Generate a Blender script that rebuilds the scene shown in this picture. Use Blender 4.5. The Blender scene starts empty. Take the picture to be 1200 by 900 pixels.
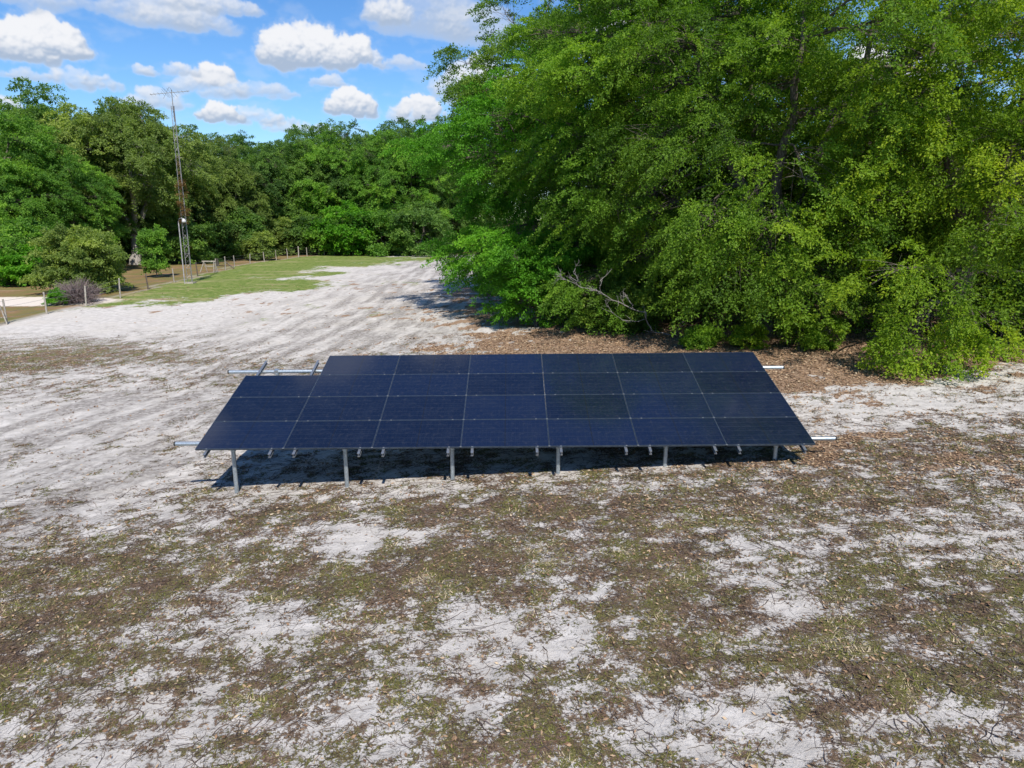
import bpy, math, random
import numpy as np
from mathutils import Vector, Matrix

R = math.radians
scene = bpy.context.scene
col = scene.collection
rng = np.random.default_rng(7)

# ------------------------------------------------------------------ camera
CAM_H, PITCH, F = 5.1, R(13.0), 840.0      # F: focal length for a 1200 px wide picture
cam = bpy.data.cameras.new('camera'); cam_o = bpy.data.objects.new('camera', cam); col.objects.link(cam_o)
cam_o.location = (0, 0, CAM_H); cam_o.rotation_euler = (R(90) - PITCH, 0, 0)
cam.sensor_width = 36; cam.lens = F / 1200 * 36; cam.clip_start = .1; cam.clip_end = 6000
scene.camera = cam_o

# ------------------------------------------------------------------ noise
_perm = np.random.default_rng(3).permutation(512)
_perm = np.concatenate([_perm, _perm, _perm])
_ang = np.random.default_rng(4).uniform(0, 2 * np.pi, 512)
_gx, _gy = np.cos(_ang), np.sin(_ang)
def perlin(x, y):
    xi = np.floor(x).astype(int); yi = np.floor(y).astype(int)
    xf = x - xi; yf = y - yi
    u = xf * xf * xf * (xf * (xf * 6 - 15) + 10); v = yf * yf * yf * (yf * (yf * 6 - 15) + 10)
    def g(ix, iy, dx, dy):
        h = _perm[_perm[ix % 512] + iy % 512] % 512
        return _gx[h] * dx + _gy[h] * dy
    a = g(xi, yi, xf, yf); b = g(xi + 1, yi, xf - 1, yf)
    c = g(xi, yi + 1, xf, yf - 1); d = g(xi + 1, yi + 1, xf - 1, yf - 1)
    return (a + (b - a) * u) * (1 - v) + (c + (d - c) * u) * v
def fbm(x, y, octs=4, gain=.55):
    s = 0; a = 1
    for i in range(octs):
        s = s + a * perlin(x * 2 ** i + 17.3 * i, y * 2 ** i - 9.1 * i); a *= gain
    return s
def sstep(a, b, x):
    t = np.clip((x - a) / (b - a), 0, 1); return t * t * (3 - 2 * t)

# ------------------------------------------------------------------ ground height and placing
def gz(x, y):
    x = np.asarray(x, float); y = np.asarray(y, float)
    fall = 1 - sstep(22, 60, y)
    return (.85 * np.tanh(x / 12) - .15) * (.25 + .75 * fall) - .1 * (1 - fall)
def ray(px, py):
    u = (px - 600) / F; v = (py - 450) / F
    return np.array([u, math.cos(PITCH) - v * math.sin(PITCH), -math.sin(PITCH) - v * math.cos(PITCH)])
def gp(px, py):
    """the point of the ground seen at that place of the photograph"""
    d = ray(px, py); z = 0.0
    for _ in range(12):
        t = (CAM_H - z) / max(-d[2], 1e-3); z = float(gz(d[0] * t, d[1] * t))
    return np.array([d[0] * t, d[1] * t, z])

# ------------------------------------------------------------------ objects
def tag(o, label, cat, group=None, kind=None):
    if label: o['label'] = label
    if cat: o['category'] = cat
    if group: o['group'] = group
    if kind: o['kind'] = kind
    return o
def empty(name, loc, label, cat, group=None):
    o = bpy.data.objects.new(name, None); o.empty_display_size = .3; col.objects.link(o)
    o.location = [float(c) for c in loc]
    return tag(o, label, cat, group)
def raw_mesh(name, V, Fq, sizes=None, attrs=None, smooth=False):
    """V (n,3); Fq (m,k) index array or list of such arrays"""
    me = bpy.data.meshes.new(name)
    if not isinstance(Fq, list): Fq = [Fq]
    Fq = [np.asarray(f, np.int32) for f in Fq if len(f)]
    idx = np.concatenate([f.ravel() for f in Fq]); tot = np.concatenate([np.full(len(f), f.shape[1], np.int32) for f in Fq])
    st = np.concatenate([[0], np.cumsum(tot)[:-1]]).astype(np.int32)
    V = np.asarray(V, np.float32)
    me.vertices.add(len(V)); me.vertices.foreach_set('co', V.ravel())
    me.loops.add(len(idx)); me.loops.foreach_set('vertex_index', idx)
    me.polygons.add(len(tot)); me.polygons.foreach_set('loop_start', st); me.polygons.foreach_set('loop_total', tot)
    me.polygons.foreach_set('use_smooth', np.full(len(tot), bool(smooth)))
    for k, a in (attrs or {}).items():
        a = np.asarray(a, np.float32)
        if a.ndim == 1:
            at = me.attributes.new(k, 'FLOAT', 'POINT'); at.data.foreach_set('value', a)
        else:
            at = me.attributes.new(k, 'FLOAT_COLOR', 'POINT'); at.data.foreach_set('color', a.ravel())
    me.update(calc_edges=True); me.validate()
    return me
def link(name, me, mat, parent=None, loc=None):
    o = bpy.data.objects.new(name, me); col.objects.link(o)
    if mat and not me.materials: me.materials.append(mat)
    if parent: o.parent = parent
    if loc is not None: o.location = [float(c) for c in loc]
    return o
class MB:
    """collects boxes and tubes into one mesh"""
    def __init__(s): s.V = []; s.F3 = []; s.F4 = []; s.n = 0; s.F4s = []
    def add(s, V, F):
        V = np.asarray(V, float); F = np.asarray(F) + s.n
        s.V.append(V); s.n += len(V)
        (s.F4 if F.shape[1] == 4 else s.F3).append(F)
    def box(s, c, h, ax=None, bev=0):
        c = np.asarray(c, float); A = np.eye(3) if ax is None else np.asarray(ax, float)
        S = np.array([[-1,-1,-1],[1,-1,-1],[1,1,-1],[-1,1,-1],[-1,-1,1],[1,-1,1],[1,1,1],[-1,1,1]], float) * np.asarray(h, float)
        s.add(c + S @ A, [[0,3,2,1],[4,5,6,7],[0,1,5,4],[1,2,6,5],[2,3,7,6],[3,0,4,7]])
    def tube(s, P, r, k=10, cap=True):
        P = np.asarray(P, float)[None]; r = np.broadcast_to(np.asarray(r, float), (P.shape[1],))[None]
        V, Fc = tubes(P, r, k); s.add(V, Fc)
        if cap:
            n = P.shape[1]
            for ring, c in ((0, P[0, 0]), (n - 1, P[0, -1])):
                b = s.n - len(V) if ring == 0 else s.n - len(V) - 1
                base = b
                rows = np.arange(k) + base + ring * k
                s.V.append(np.array([c])); ci = s.n; s.n += 1
                s.F3.append(np.stack([rows, np.roll(rows, -1), np.full(k, ci)], 1))
    def mesh(s, name, smooth=False):
        Fs = []
        if s.F3: Fs.append(np.concatenate(s.F3))
        if s.F4: Fs.append(np.concatenate(s.F4))
        return raw_mesh(name, np.concatenate(s.V), Fs, smooth=smooth)
    def build(s, name, mat, parent=None, origin=(0, 0, 0), smooth=False):
        s.V = [v - np.asarray(origin, float) for v in s.V]
        return link(name, s.mesh(name, smooth), mat, parent)
def tubes(P, r, k=6):
    """many polylines at once: P (N,n,3), r (N,n) -> vertices, quads"""
    N, n, _ = P.shape
    T = np.gradient(P, axis=1); T /= np.linalg.norm(T, axis=2, keepdims=True) + 1e-9
    ref = np.where(np.abs(T[..., 2:3]) > .9, np.array([1., 0, 0]), np.array([0, 0, 1.]))
    A = np.cross(T, ref); A /= np.linalg.norm(A, axis=2, keepdims=True) + 1e-9
    B = np.cross(T, A)
    th = np.arange(k) / k * 2 * np.pi
    V = P[:, :, None] + r[:, :, None, None] * (A[:, :, None] * np.cos(th)[:, None] + B[:, :, None] * np.sin(th)[:, None])
    base = (np.arange(N)[:, None, None] * n + np.arange(n - 1)[None, :, None]) * k
    j = np.arange(k)[None, None]; j2 = (j + 1) % k
    Fq = np.stack([base + j, base + j2, base + k + j2, base + k + j], -1).reshape(-1, 4)
    return V.reshape(-1, 3), Fq

# ------------------------------------------------------------------ materials
def new_mat(name):
    m = bpy.data.materials.new(name); m.use_nodes = True
    nt = m.node_tree; nt.nodes.clear()
    out = nt.nodes.new('ShaderNodeOutputMaterial')
    return m, nt, out
class NT:
    def __init__(s, nt): s.nt = nt
    def n(s, t, **kw):
        nd = s.nt.nodes.new(t)
        for k, v in kw.items(): setattr(nd, k, v)
        return nd
    def l(s, a, b): s.nt.links.new(a, b)
    def put(s, sock, v):
        if hasattr(v, 'is_linked'): s.l(v, sock)
        else: sock.default_value = v
    def math(s, op, a, b=None, c=None, clamp=False):
        nd = s.n('ShaderNodeMath', operation=op, use_clamp=clamp); s.put(nd.inputs[0], a)
        if b is not None: s.put(nd.inputs[1], b)
        if c is not None: s.put(nd.inputs[2], c)
        return nd.outputs[0]
    def ss(s, a, b, x):
        nd = s.n('ShaderNodeMapRange', interpolation_type='SMOOTHSTEP'); s.put(nd.inputs[0], x)
        nd.inputs[1].default_value = a; nd.inputs[2].default_value = b
        return nd.outputs[0]
    def mix(s, f, a, b, blend='MIX'):
        nd = s.n('ShaderNodeMix', data_type='RGBA', blend_type=blend); s.put(nd.inputs[0], f)
        for sock, v in ((nd.inputs[6], a), (nd.inputs[7], b)):
            s.put(sock, v if hasattr(v, 'is_linked') else (*v, 1))
        return nd.outputs[2]
    def noise(s, vec, scale, detail=4, rough=.55, dist=0):
        nd = s.n('ShaderNodeTexNoise'); nd.inputs['Scale'].default_value = scale; nd.inputs['Detail'].default_value = detail
        nd.inputs['Roughness'].default_value = rough; nd.inputs['Distortion'].default_value = dist
        if vec is not None: s.l(vec, nd.inputs['Vector'])
        return nd.outputs['Fac']
    def ramp(s, f, stops):
        nd = s.n('ShaderNodeValToRGB'); cr = nd.color_ramp
        while len(cr.elements) < len(stops): cr.elements.new(.5)
        for e, (p, c) in zip(cr.elements, stops): e.position = p; e.color = (*c, 1)
        s.put(nd.inputs[0], f); return nd.outputs[0]
    def scalevec(s, vec, sc):
        nd = s.n('ShaderNodeVectorMath', operation='MULTIPLY'); s.l(vec, nd.inputs[0]); nd.inputs[1].default_value = sc
        return nd.outputs[0]

def leaf_material(name, dark, mid, bright, transl=.35):
    m, nt, out = new_mat(name); g = NT(nt)
    a = g.n('ShaderNodeAttribute', attribute_name='tint')
    oi = g.n('ShaderNodeObjectInfo')
    f = g.math('ADD', a.outputs['Fac'], g.math('MULTIPLY', g.math('SUBTRACT', oi.outputs['Random'], .5), .22))
    c = g.ramp(f, [(0, dark), (.5, mid), (1, bright)])
    d = g.n('ShaderNodeBsdfPrincipled'); g.l(c, d.inputs['Base Color']); d.inputs['Roughness'].default_value = .55
    d.inputs['Specular IOR Level'].default_value = .25
    t = g.n('ShaderNodeBsdfTranslucent')
    tc = g.mix(1, c, (1.25, 1.3, .55), 'MULTIPLY'); g.l(tc, t.inputs['Color'])
    mx = g.n('ShaderNodeMixShader'); mx.inputs[0].default_value = transl
    g.l(d.outputs[0], mx.inputs[1]); g.l(t.outputs[0], mx.inputs[2]); g.l(mx.outputs[0], out.inputs[0])
    return m
def rough_material(name, c1, c2, scale=8, rough=.85, metallic=0, bump=.3, stretch=(1, 1, 1), spec=.3):
    m, nt, out = new_mat(name); g = NT(nt)
    tc = g.n('ShaderNodeTexCoord'); v = g.scalevec(tc.outputs['Object'], stretch)
    f = g.noise(v, scale, 5, .65)
    c = g.mix(g.ss(.35, .65, f), c1, c2)
    d = g.n('ShaderNodeBsdfPrincipled'); g.l(c, d.inputs['Base Color']); d.inputs['Roughness'].default_value = rough
    d.inputs['Metallic'].default_value = metallic; d.inputs['Specular IOR Level'].default_value = spec
    if bump:
        b = g.n('ShaderNodeBump'); b.inputs['Strength'].default_value = bump; b.inputs['Distance'].default_value = .02
        g.l(f, b.inputs['Height']); g.l(b.outputs[0], d.inputs['Normal'])
    g.l(d.outputs[0], out.inputs[0]); return m

M_bark = rough_material('bark', (.075, .062, .05), (.17, .15, .125), 6, .9, bump=.6, stretch=(3, 3, .5))
M_palebark = rough_material('pale_bark', (.22, .205, .19), (.40, .375, .345), 3, .9, bump=.6, stretch=(3, 3, .5))
M_twig = rough_material('dead_wood', (.14, .13, .125), (.25, .235, .225), 9, .9)
M_bare = rough_material('bare_twigs', (.13, .10, .10), (.24, .19, .185), 9, .9)
M_post = rough_material('weathered_post', (.22, .20, .17), (.42, .39, .34), 10, .9, stretch=(3, 3, .4))
M_postd = rough_material('dark_post', (.07, .055, .045), (.16, .13, .11), 10, .9, stretch=(3, 3, .4))
M_galv = rough_material('galvanised_steel', (.36, .42, .46), (.50, .56, .60), 25, .38, metallic=.75, bump=.03)
M_alu = rough_material('rail_aluminium', (.34, .36, .38), (.44, .46, .48), 30, .35, metallic=.8, bump=.02)
M_tower = rough_material('tower_steel', (.16, .165, .17), (.30, .30, .30), 3, .5, metallic=.4, bump=.05)
M_rust = rough_material('rusty_steel', (.20, .10, .05), (.34, .22, .14), 4, .8, metallic=.2, bump=.1)
M_wire = rough_material('fence_wire', (.16, .15, .14), (.26, .25, .24), 5, .6, metallic=.5, bump=0)
M_lamp = rough_material('lamp_housing', (.42, .42, .42), (.5, .5, .5), 6, .4, bump=0)
M_frame = rough_material('panel_frame', (.055, .075, .105), (.085, .11, .145), 12, .35, metallic=.6, bump=0, spec=.5)
M_clamp = rough_material('clamp_steel', (.16, .18, .20), (.24, .26, .28), 12, .45, metallic=.5, bump=0)
M_cap = rough_material('pipe_cap', (.02, .02, .02), (.035, .035, .035), 12, .6, bump=0)

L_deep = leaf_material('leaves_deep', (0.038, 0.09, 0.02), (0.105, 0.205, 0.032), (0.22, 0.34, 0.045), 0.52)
L_mid = leaf_material('leaves_mid', (0.055, 0.12, 0.016), (0.155, 0.285, 0.026), (0.31, 0.44, 0.035), 0.52)
L_yel = leaf_material('leaves_yellow', (0.07, 0.14, 0.014), (0.2, 0.325, 0.022), (0.39, 0.48, 0.03), 0.52)
L_green = leaf_material('leaves_green', (.055,.13,.016), (.16,.31,.028), (.31,.47,.04), .52)
L_bright = leaf_material('leaves_bright', (0.045, 0.15, 0.012), (0.115, 0.32, 0.022), (0.22, 0.45, 0.03), 0.5)
L_olive = leaf_material('leaves_olive', (0.085, 0.135, 0.04), (0.19, 0.275, 0.07), (0.35, 0.44, 0.1), 0.52)
L_far = leaf_material('leaves_far', (0.055, 0.12, 0.035), (0.13, 0.245, 0.055), (0.26, 0.42, 0.075), 0.52)
L_far2 = leaf_material('leaves_far_bright', (0.06, 0.15, 0.03), (0.155, 0.32, 0.045), (0.3, 0.5, 0.06), 0.52)
L_vine = leaf_material('leaves_vine', (.08, .045, .02), (.17, .09, .035), (.20, .16, .05))

# ------------------------------------------------------------------ sky and sun
SUN_EL, SUN_AZ = R(50), R(-12)        # light travels towards +y and a little towards -x
to_sun = Vector((math.cos(SUN_EL) * math.sin(-SUN_AZ), -math.cos(SUN_EL) * math.cos(SUN_AZ), math.sin(SUN_EL)))
sun = bpy.data.lights.new('sun', 'SUN'); sun.energy = 5.0; sun.angle = R(.53); sun.color = (1, .925, .82)
sun_o = bpy.data.objects.new('sun', sun); col.objects.link(sun_o)
sun_o.rotation_euler = to_sun.to_track_quat('Z', 'Y').to_euler(); sun_o.location = (0, 0, 40)
w = bpy.data.worlds.new('World'); scene.world = w; w.use_nodes = True
g = NT(w.node_tree); w.node_tree.nodes.clear()
wo = g.n('ShaderNodeOutputWorld'); bg = g.n('ShaderNodeBackground'); g.l(bg.outputs[0], wo.inputs[0])
sky = g.n('ShaderNodeTexSky', sky_type='NISHITA'); sky.sun_disc = False
sky.sun_elevation = SUN_EL; sky.sun_rotation = math.atan2(to_sun.x, to_sun.y)
sky.air_density = 1.0; sky.dust_density = .15; sky.ozone_density = 3.0; sky.altitude = 200
bg.inputs[1].default_value = .118
tcw = g.n('ShaderNodeTexCoord'); D = tcw.outputs['Generated']
sep = g.n('ShaderNodeSeparateXYZ'); g.l(D, sep.inputs[0])
DEG = 180 / math.pi
az = g.math('MULTIPLY', g.math('ARCTAN2', sep.outputs[0], sep.outputs[1]), DEG)
el = g.math('MULTIPLY', g.math('ARCSINE', sep.outputs[2]), DEG)
def azel(px, py):
    d = ray(px, py); d = d / np.linalg.norm(d)
    return math.degrees(math.atan2(d[0], d[1])), math.degrees(math.asin(d[2]))
CL = [  # centre px, centre py, half width px, half height px, brightness
    (352, 52, 44, 30, 1), (395, 62, 62, 24, 1), (330, 58, 30, 24, 1), (45, 44, 62, 30, 1), (10, 52, 60, 30, 1), (80, 56, 30, 16, .9),
    (140, 8, 150, 26, .55), (215, 22, 70, 18, .6), (240, 5, 80, 14, .7),
    (500, 12, 80, 32, .35), (455, 14, 34, 16, .8), (560, 30, 50, 26, .4), (96, 92, 52, 16, .75), (30, 88, 40, 9, .5),
    (412, 122, 36, 19, .95), (492, 126, 34, 15, .9), (480, 134, 30, 12, .7),
    (252, 86, 24, 15, 1), (240, 102, 62, 17, .7), (310, 106, 44, 11, .55), (300, 137, 60, 13, .75), (258, 132, 28, 14, .9),
    (180, 116, 44, 13, .7), (172, 83, 14, 7, .7), (385, 96, 22, 8, .6), (470, 75, 30, 9, .5), (8, 120, 24, 10, .8), (212, 82, 22, 9, .7),
    (905, 60, 60, 40, 1), (1010, 95, 90, 38, 1), (1100, 60, 60, 30, .9), (720, 40, 60, 30, .9), (350, 150, 60, 9, .5), (560, 100, 60, 30, .8)]
# cumulus drawn as heaps of round puffs on a map of directions (azimuth, elevation), in the manner of an HDRI
AZ0, AZ1, EL0, EL1, PPD = -60., 60., -2., 68., 20
CW, CH = int((AZ1 - AZ0) * PPD), int((EL1 - EL0) * PPD)
rc = np.random.default_rng(21)
gu, gv = np.meshgrid((np.arange(CW) + .5) / PPD + AZ0, (np.arange(CH) + .5) / PPD + EL0)
dx = .30 * fbm(gu * .9, gv * .9, 5, .6); dy = .30 * fbm(gu * .9 + 50, gv * .9 + 20, 5, .6)
fine_c = fbm(gu * 2.2 + 9, gv * 2.2, 5, .62); soft_c = fbm(gu * .35, gv * .7 + 5, 4)
rgb = np.zeros((CH, CW, 3)); rgb[:] = (.80, .86, .95); alp = np.zeros((CH, CW))
clouds = []
for (cx, cy, hw, hh, br) in CL:
    a0, e0 = azel(cx, cy); s_ = 1 / F * DEG * math.cos(math.atan((cx - 600) / F)) ** 1.5
    clouds.append((a0, e0, hw * s_ * .95, hh * s_ * .95, br))
for _ in range(60): clouds.append((rc.uniform(-58, 58), rc.uniform(17, 43), rc.uniform(2, 7), rc.uniform(.8, 2.4), rc.uniform(.6, 1)))
for (a0, e0, hw, hh, br) in clouds:
    m_ = .9
    i0, i1 = int((a0 - hw - m_ - AZ0) * PPD), int((a0 + hw + m_ - AZ0) * PPD); j0, j1 = int((e0 - hh - m_ - EL0) * PPD), int((e0 + hh + m_ - EL0) * PPD)
    i0, i1, j0, j1 = max(i0, 0), min(i1, CW), max(j0, 0), min(j1, CH)
    if i1 <= i0 or j1 <= j0: continue
    U = gu[j0:j1, i0:i1] + dx[j0:j1, i0:i1]; V_ = gv[j0:j1, i0:i1] + dy[j0:j1, i0:i1] * np.clip((gv[j0:j1, i0:i1] - e0) / hh + 1.1, .25, 1)
    H_ = np.full(U.shape, -1.)
    n = int(14 + 34 * br); t_ = rc.uniform(-1, 1, n) * rc.uniform(.5, 1, n)
    for k in range(n):
        top = (1 - abs(t_[k]) ** 1.7) * .95
        py_ = e0 - hh * .5 + rc.uniform(0, 1) ** .8 * hh * 1.15 * top; px_ = a0 + t_[k] * hw * .92
        r_ = hh * rc.uniform(.28, .62) * (.55 + .45 * top); q = 1 - ((U - px_) / (r_ * (1.25 if br > .7 else 2.2))) ** 2 - ((V_ - py_) / r_) ** 2
        H_ = np.maximum(H_, np.where(q > 0, np.sqrt(np.maximum(q, 0)) * r_, q * .3 * r_))
    H_ = H_ + .08 * hh * fine_c[j0:j1, i0:i1]
    wdt = .36 if br > .8 else .62
    al = sstep(-.16 * hh, wdt * hh, H_) * (.74 + .26 * sstep(.4, .95, br)) * (1 - .35 * sstep(.1, .6, soft_c[j0:j1, i0:i1]) * (br < .8))
    Hs = H_.copy()
    for _ in range(3): Hs[1:-1, 1:-1] = (Hs[1:-1, 1:-1] + Hs[:-2, 1:-1] + Hs[2:, 1:-1] + Hs[1:-1, :-2] + Hs[1:-1, 2:]) / 5
    gy_, gx_ = np.gradient(Hs, 1 / PPD); nrm = np.sqrt(1 + gx_ ** 2 + gy_ ** 2)
    sh = (.15 * gx_ - .62 * gy_ + .75) / nrm
    relh = np.clip((gv[j0:j1, i0:i1] - e0 + hh * .75) / (hh * 1.5), 0, 1)
    li = np.clip(.55 * sh + .75 * relh ** .8 - .12 + .12 * fine_c[j0:j1, i0:i1], 0, 1) * (.45 + .55 * br)
    c_ = np.array([.44, .54, .70]) + (np.array([.97, .975, 1.0]) - np.array([.44, .54, .70])) * sstep(.22, .98, li)[..., None]
    A_ = alp[j0:j1, i0:i1]
    rgb[j0:j1, i0:i1] = rgb[j0:j1, i0:i1] * (1 - al[..., None]) + c_ * al[..., None]
    alp[j0:j1, i0:i1] = 1 - (1 - A_) * (1 - al)
alp = np.maximum(alp, .16 * sstep(.0, .7, soft_c) * sstep(-2, 3, gv))
img = bpy.data.images.new('cumulus_map', CW, CH, alpha=True, float_buffer=True); img.colorspace_settings.name = 'Non-Color'; img.alpha_mode = 'CHANNEL_PACKED'
img.pixels.foreach_set(np.concatenate([rgb, alp[..., None]], 2).astype(np.float32).ravel()); img.update(); img.pack()
cu = g.n('ShaderNodeCombineXYZ'); g.l(g.math('DIVIDE', g.math('SUBTRACT', az, AZ0), AZ1 - AZ0), cu.inputs[0]); g.l(g.math('DIVIDE', g.math('SUBTRACT', el, EL0), EL1 - EL0), cu.inputs[1])
ti = g.n('ShaderNodeTexImage', extension='CLIP', interpolation='Cubic'); ti.image = img; g.l(cu.outputs[0], ti.inputs[0])
ccol = g.mix(1, ti.outputs[0], (6.3, 6.3, 6.3), 'MULTIPLY'); alpha = ti.outputs[1]
hs = g.n('ShaderNodeHueSaturation'); hs.inputs['Hue'].default_value = .5; hs.inputs['Saturation'].default_value = 1.2; hs.inputs['Value'].default_value = 1.0
g.l(sky.outputs[0], hs.inputs['Color'])
skyc = g.mix(1, hs.outputs[0], (.74, .86, 1.0), 'MULTIPLY')
g.l(g.mix(g.math('MULTIPLY', alpha, .97), skyc, ccol), bg.inputs[0])
scene.view_settings.view_transform = 'Standard'; scene.view_settings.look = 'None'
scene.view_settings.exposure = .36; scene.view_settings.gamma = 1
scene.cycles.max_bounces = 5; scene.cycles.diffuse_bounces = 3; scene.cycles.glossy_bounces = 3
scene.cycles.transmission_bounces = 4; scene.cycles.use_denoising = True

# ------------------------------------------------------------------ ground cover fields
def field(pts):
    P = np.array([[*gp(px, py)[:2], v] for px, py, v in pts])
    Q = np.stack([np.arctan2(P[:, 0], P[:, 1]), np.log(P[:, 1])], 1)
    def f(x, y):
        yy = np.maximum(y, 1.5)
        qx = np.arctan2(x, yy); qy = np.log(yy)
        num = np.zeros_like(qx); den = np.zeros_like(qx)
        for (a, b), v in zip(Q, P[:, 2]):
            wt = 1 / ((qx - a) ** 2 + (1.2 * (qy - b)) ** 2 + .0012) ** 1.6
            num += wt * v; den += wt
        return num / den
    return f
VEG = [(0,880,.5),(100,880,.38),(200,870,.5),(330,880,.5),(450,870,.4),(600,880,.72),(700,860,.62),(760,850,.3),(890,830,.3),(950,890,.3),(1050,885,.42),(1180,880,.65),
 (60,820,.45),(300,810,.6),(500,800,.5),(640,800,.55),(820,800,.7),(980,810,.75),(1120,810,.75),
 (0,760,.82),(100,740,.68),(230,745,.38),(330,735,.25),(420,740,.62),(520,740,.42),(600,750,.2),(690,750,.42),(800,740,.65),(900,760,.7),(1000,750,.8),(1100,740,.72),(1190,720,.5),
 (0,690,.85),(100,680,.82),(200,680,.66),(300,660,.72),(420,632,.02),(420,690,.7),(520,660,.85),(650,660,.66),(750,680,.78),(830,625,.52),(934,702,.2),(1000,680,.82),(1100,650,.5),(1180,620,.35),
 (0,625,.35),(100,620,.45),(200,605,.35),(300,605,.62),(370,600,.66),(500,600,.78),(620,595,.85),(750,590,.85),(850,590,.62),(950,570,.65),(1050,540,.75),(1150,560,.5),
 (0,560,.08),(0,500,.05),(100,560,.08),(150,480,.03),(80,590,.2),(300,575,.22),(500,568,.33),(660,562,.42),(780,558,.5),(900,550,.55),(1000,485,.22),(1150,480,.12),(1050,470,.1),(1190,500,.5),
 (50,420,.9),(20,415,.9),(0,430,.8),(95,408,.75),(150,435,.25),(0,410,.4),(60,440,.3),(230,400,.22),(50,385,.02),(200,375,.2),(110,375,.25),(350,400,.03),(400,360,.02),(450,330,.03),(300,350,.02),
 (600,520,.4),(400,500,.15),(1190,460,.3),(750,500,.5)]
LEAF = [(540,345,.55),(560,375,.7),(590,400,.7),(520,375,.4),(480,380,.28),(470,400,.2),(650,400,.8),(750,400,.95),(850,405,1),(930,430,1),(930,450,.75),(1000,430,1),(1050,440,.8),(1180,412,.9),(1190,440,.35),
 (1150,450,.3),(1000,455,.5),(1100,460,.3),(1000,480,.1),(560,405,.6),(500,335,.3),(500,320,.15),(450,350,.05),(400,400,.02),(300,450,0),(600,560,0),(500,305,.0),(200,880,0),(600,880,0),(1000,880,0),(1190,800,0),(1000,700,0),(0,880,0),(0,700,0),(0,560,0),(300,700,0),(800,800,0),(400,800,0),(1190,640,.03),(800,600,0),
 (1100,380,1),(800,370,1),(700,350,1),(620,340,1),(900,340,1),(1100,340,1),(600,700,0),(1100,600,.1),(1150,520,.12),(200,400,0),(420,390,.06),(1000,520,.45),(1100,500,.38),(1050,560,.33),(1150,590,.25),(950,500,.35),(1100,540,.42),(1190,560,.3),(900,570,.2),(700,562,.18),(620,575,.16),(940,475,.35),(515,350,.42),(490,345,.3),(500,400,.32),(440,395,.14),(60,420,.0),(1190,470,.3)]
LAWN = [(130,352,.75),(180,345,.8),(230,340,1),(200,355,.55),(260,335,1),(300,330,.8),(330,322,.9),(300,312,1),(350,305,1),(400,303,1),(420,310,.7),(470,304,.7),(460,315,.2),(500,300,.3),
 (110,368,.25),(160,372,.1),(230,360,.08),(300,348,.05),(400,325,.05),(480,315,.02),(520,308,.0),(450,340,0),(300,400,0),(100,400,0),(0,390,0),(600,400,0),(600,700,0),(50,372,.0),(540,320,0)]
f_veg, f_leaf, f_lawn = field(VEG), field(LEAF), field(LAWN)
fence_px = [(-60, 398), (8, 379), (55, 368), (101, 359), (141, 349), (174, 339), (204, 331), (232, 324), (253, 319), (264, 316), (275, 313), (293, 309), (310, 307), (324, 305), (337, 303), (350, 301.5), (360, 300.5), (374, 299.5), (392, 299), (410, 298.4)]
fence_w = np.array([gp(*p)[:2] for p in fence_px])
def fence_side(x, y):      # > 0: beyond the fence (in the yard)
    d = np.arctan2(x, np.maximum(y, 1)); fd = np.arctan2(fence_w[:, 0], fence_w[:, 1])
    return y - np.interp(d, fd, fence_w[:, 1], left=fence_w[0, 1], right=fence_w[-1, 1])
track_y = np.array([6, 13, 17.5, 23.8, 42, 80, 120]); track_x = np.array([-17.5, -14, -12, -9.9, -7.6, -8.5, -9])
def cover(x, y):
    wx = x + .5 * perlin(x * .8, y * .8); wy = y + .5 * perlin(x * .8 + 40, y * .8)
    v = f_veg(wx, wy)
    far = sstep(30, 44, y)
    big = fbm(x * .55 + 3, y * .55, 3); mid = fbm(x * 2.1, y * 2.1 + 7, 4, .62); aniso = fbm((x + .35 * y) * 1.3, y * 4.5, 3)
    veg = v + .28 * big + .50 * mid + .35 * aniso + .22 * fbm(x * 7, y * 9, 3, .7)
    veg = sstep(.04, 1.0, veg) * (1 - far)
    veg = veg * sstep(.02, .12, v)
    lf = f_leaf(x, y) + .45 * fbm(x * .7 + 20, y * .7, 4) + .2 * fbm(x * 3, y * 3, 3)
    lf = sstep(.3, .7, lf) * sstep(.03, .15, f_leaf(x, y))
    lf = np.where(x > 12, np.maximum(lf, sstep(26, 30, y)), lf) ; lf = np.where(y > 112, np.maximum(lf, .85), lf)
    yard = sstep(-.2, .8, fence_side(x, y)) * (x < 4)
    lawn = sstep(.15, .85, f_lawn(x, y) + .35 * fbm(x * .3, y * .2, 5, .7)) * (y > 28) * (1 - yard)
    u = x - np.interp(y, track_y, track_x)
    uw = u + 1.3 * perlin(x * .11, y * .11) + .35 * perlin(x * .6, y * .5)
    tr = .8 * fbm(uw * 1.1, y * .2, 5, .75) + .3 * fbm(x * 1.6, y * .9, 4, .7) + .5 * fbm(x * .35, y * .35, 3)
    rut = np.exp(-((np.abs(u) - .85) / .38) ** 2) * .8 + np.exp(-((np.abs(u - 3.1) - .8) / .36) ** 2) * .7 + np.exp(-((np.abs(u + 2.8) - .8) / .36) ** 2) * .5
    track = np.clip((sstep(-.35, .5, tr) * .85 + rut * 1.15 * sstep(-.9, .1, tr)), 0, 1) * sstep(8, 13, y) * np.exp(-(u / 8.5) ** 4)
    return veg, lf, lawn, yard, track
def bumps(x, y, veg, lf, near):
    z = .035 * fbm(x * .45, y * .45, 3) + near * (.022 * fbm(x * 2.2, y * 2.2, 3) + .018 * veg * (1 + fbm(x * 9, y * 9, 2)) - .006 * np.abs(fbm(x * 5, y * 5, 2)))
    return z
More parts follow.
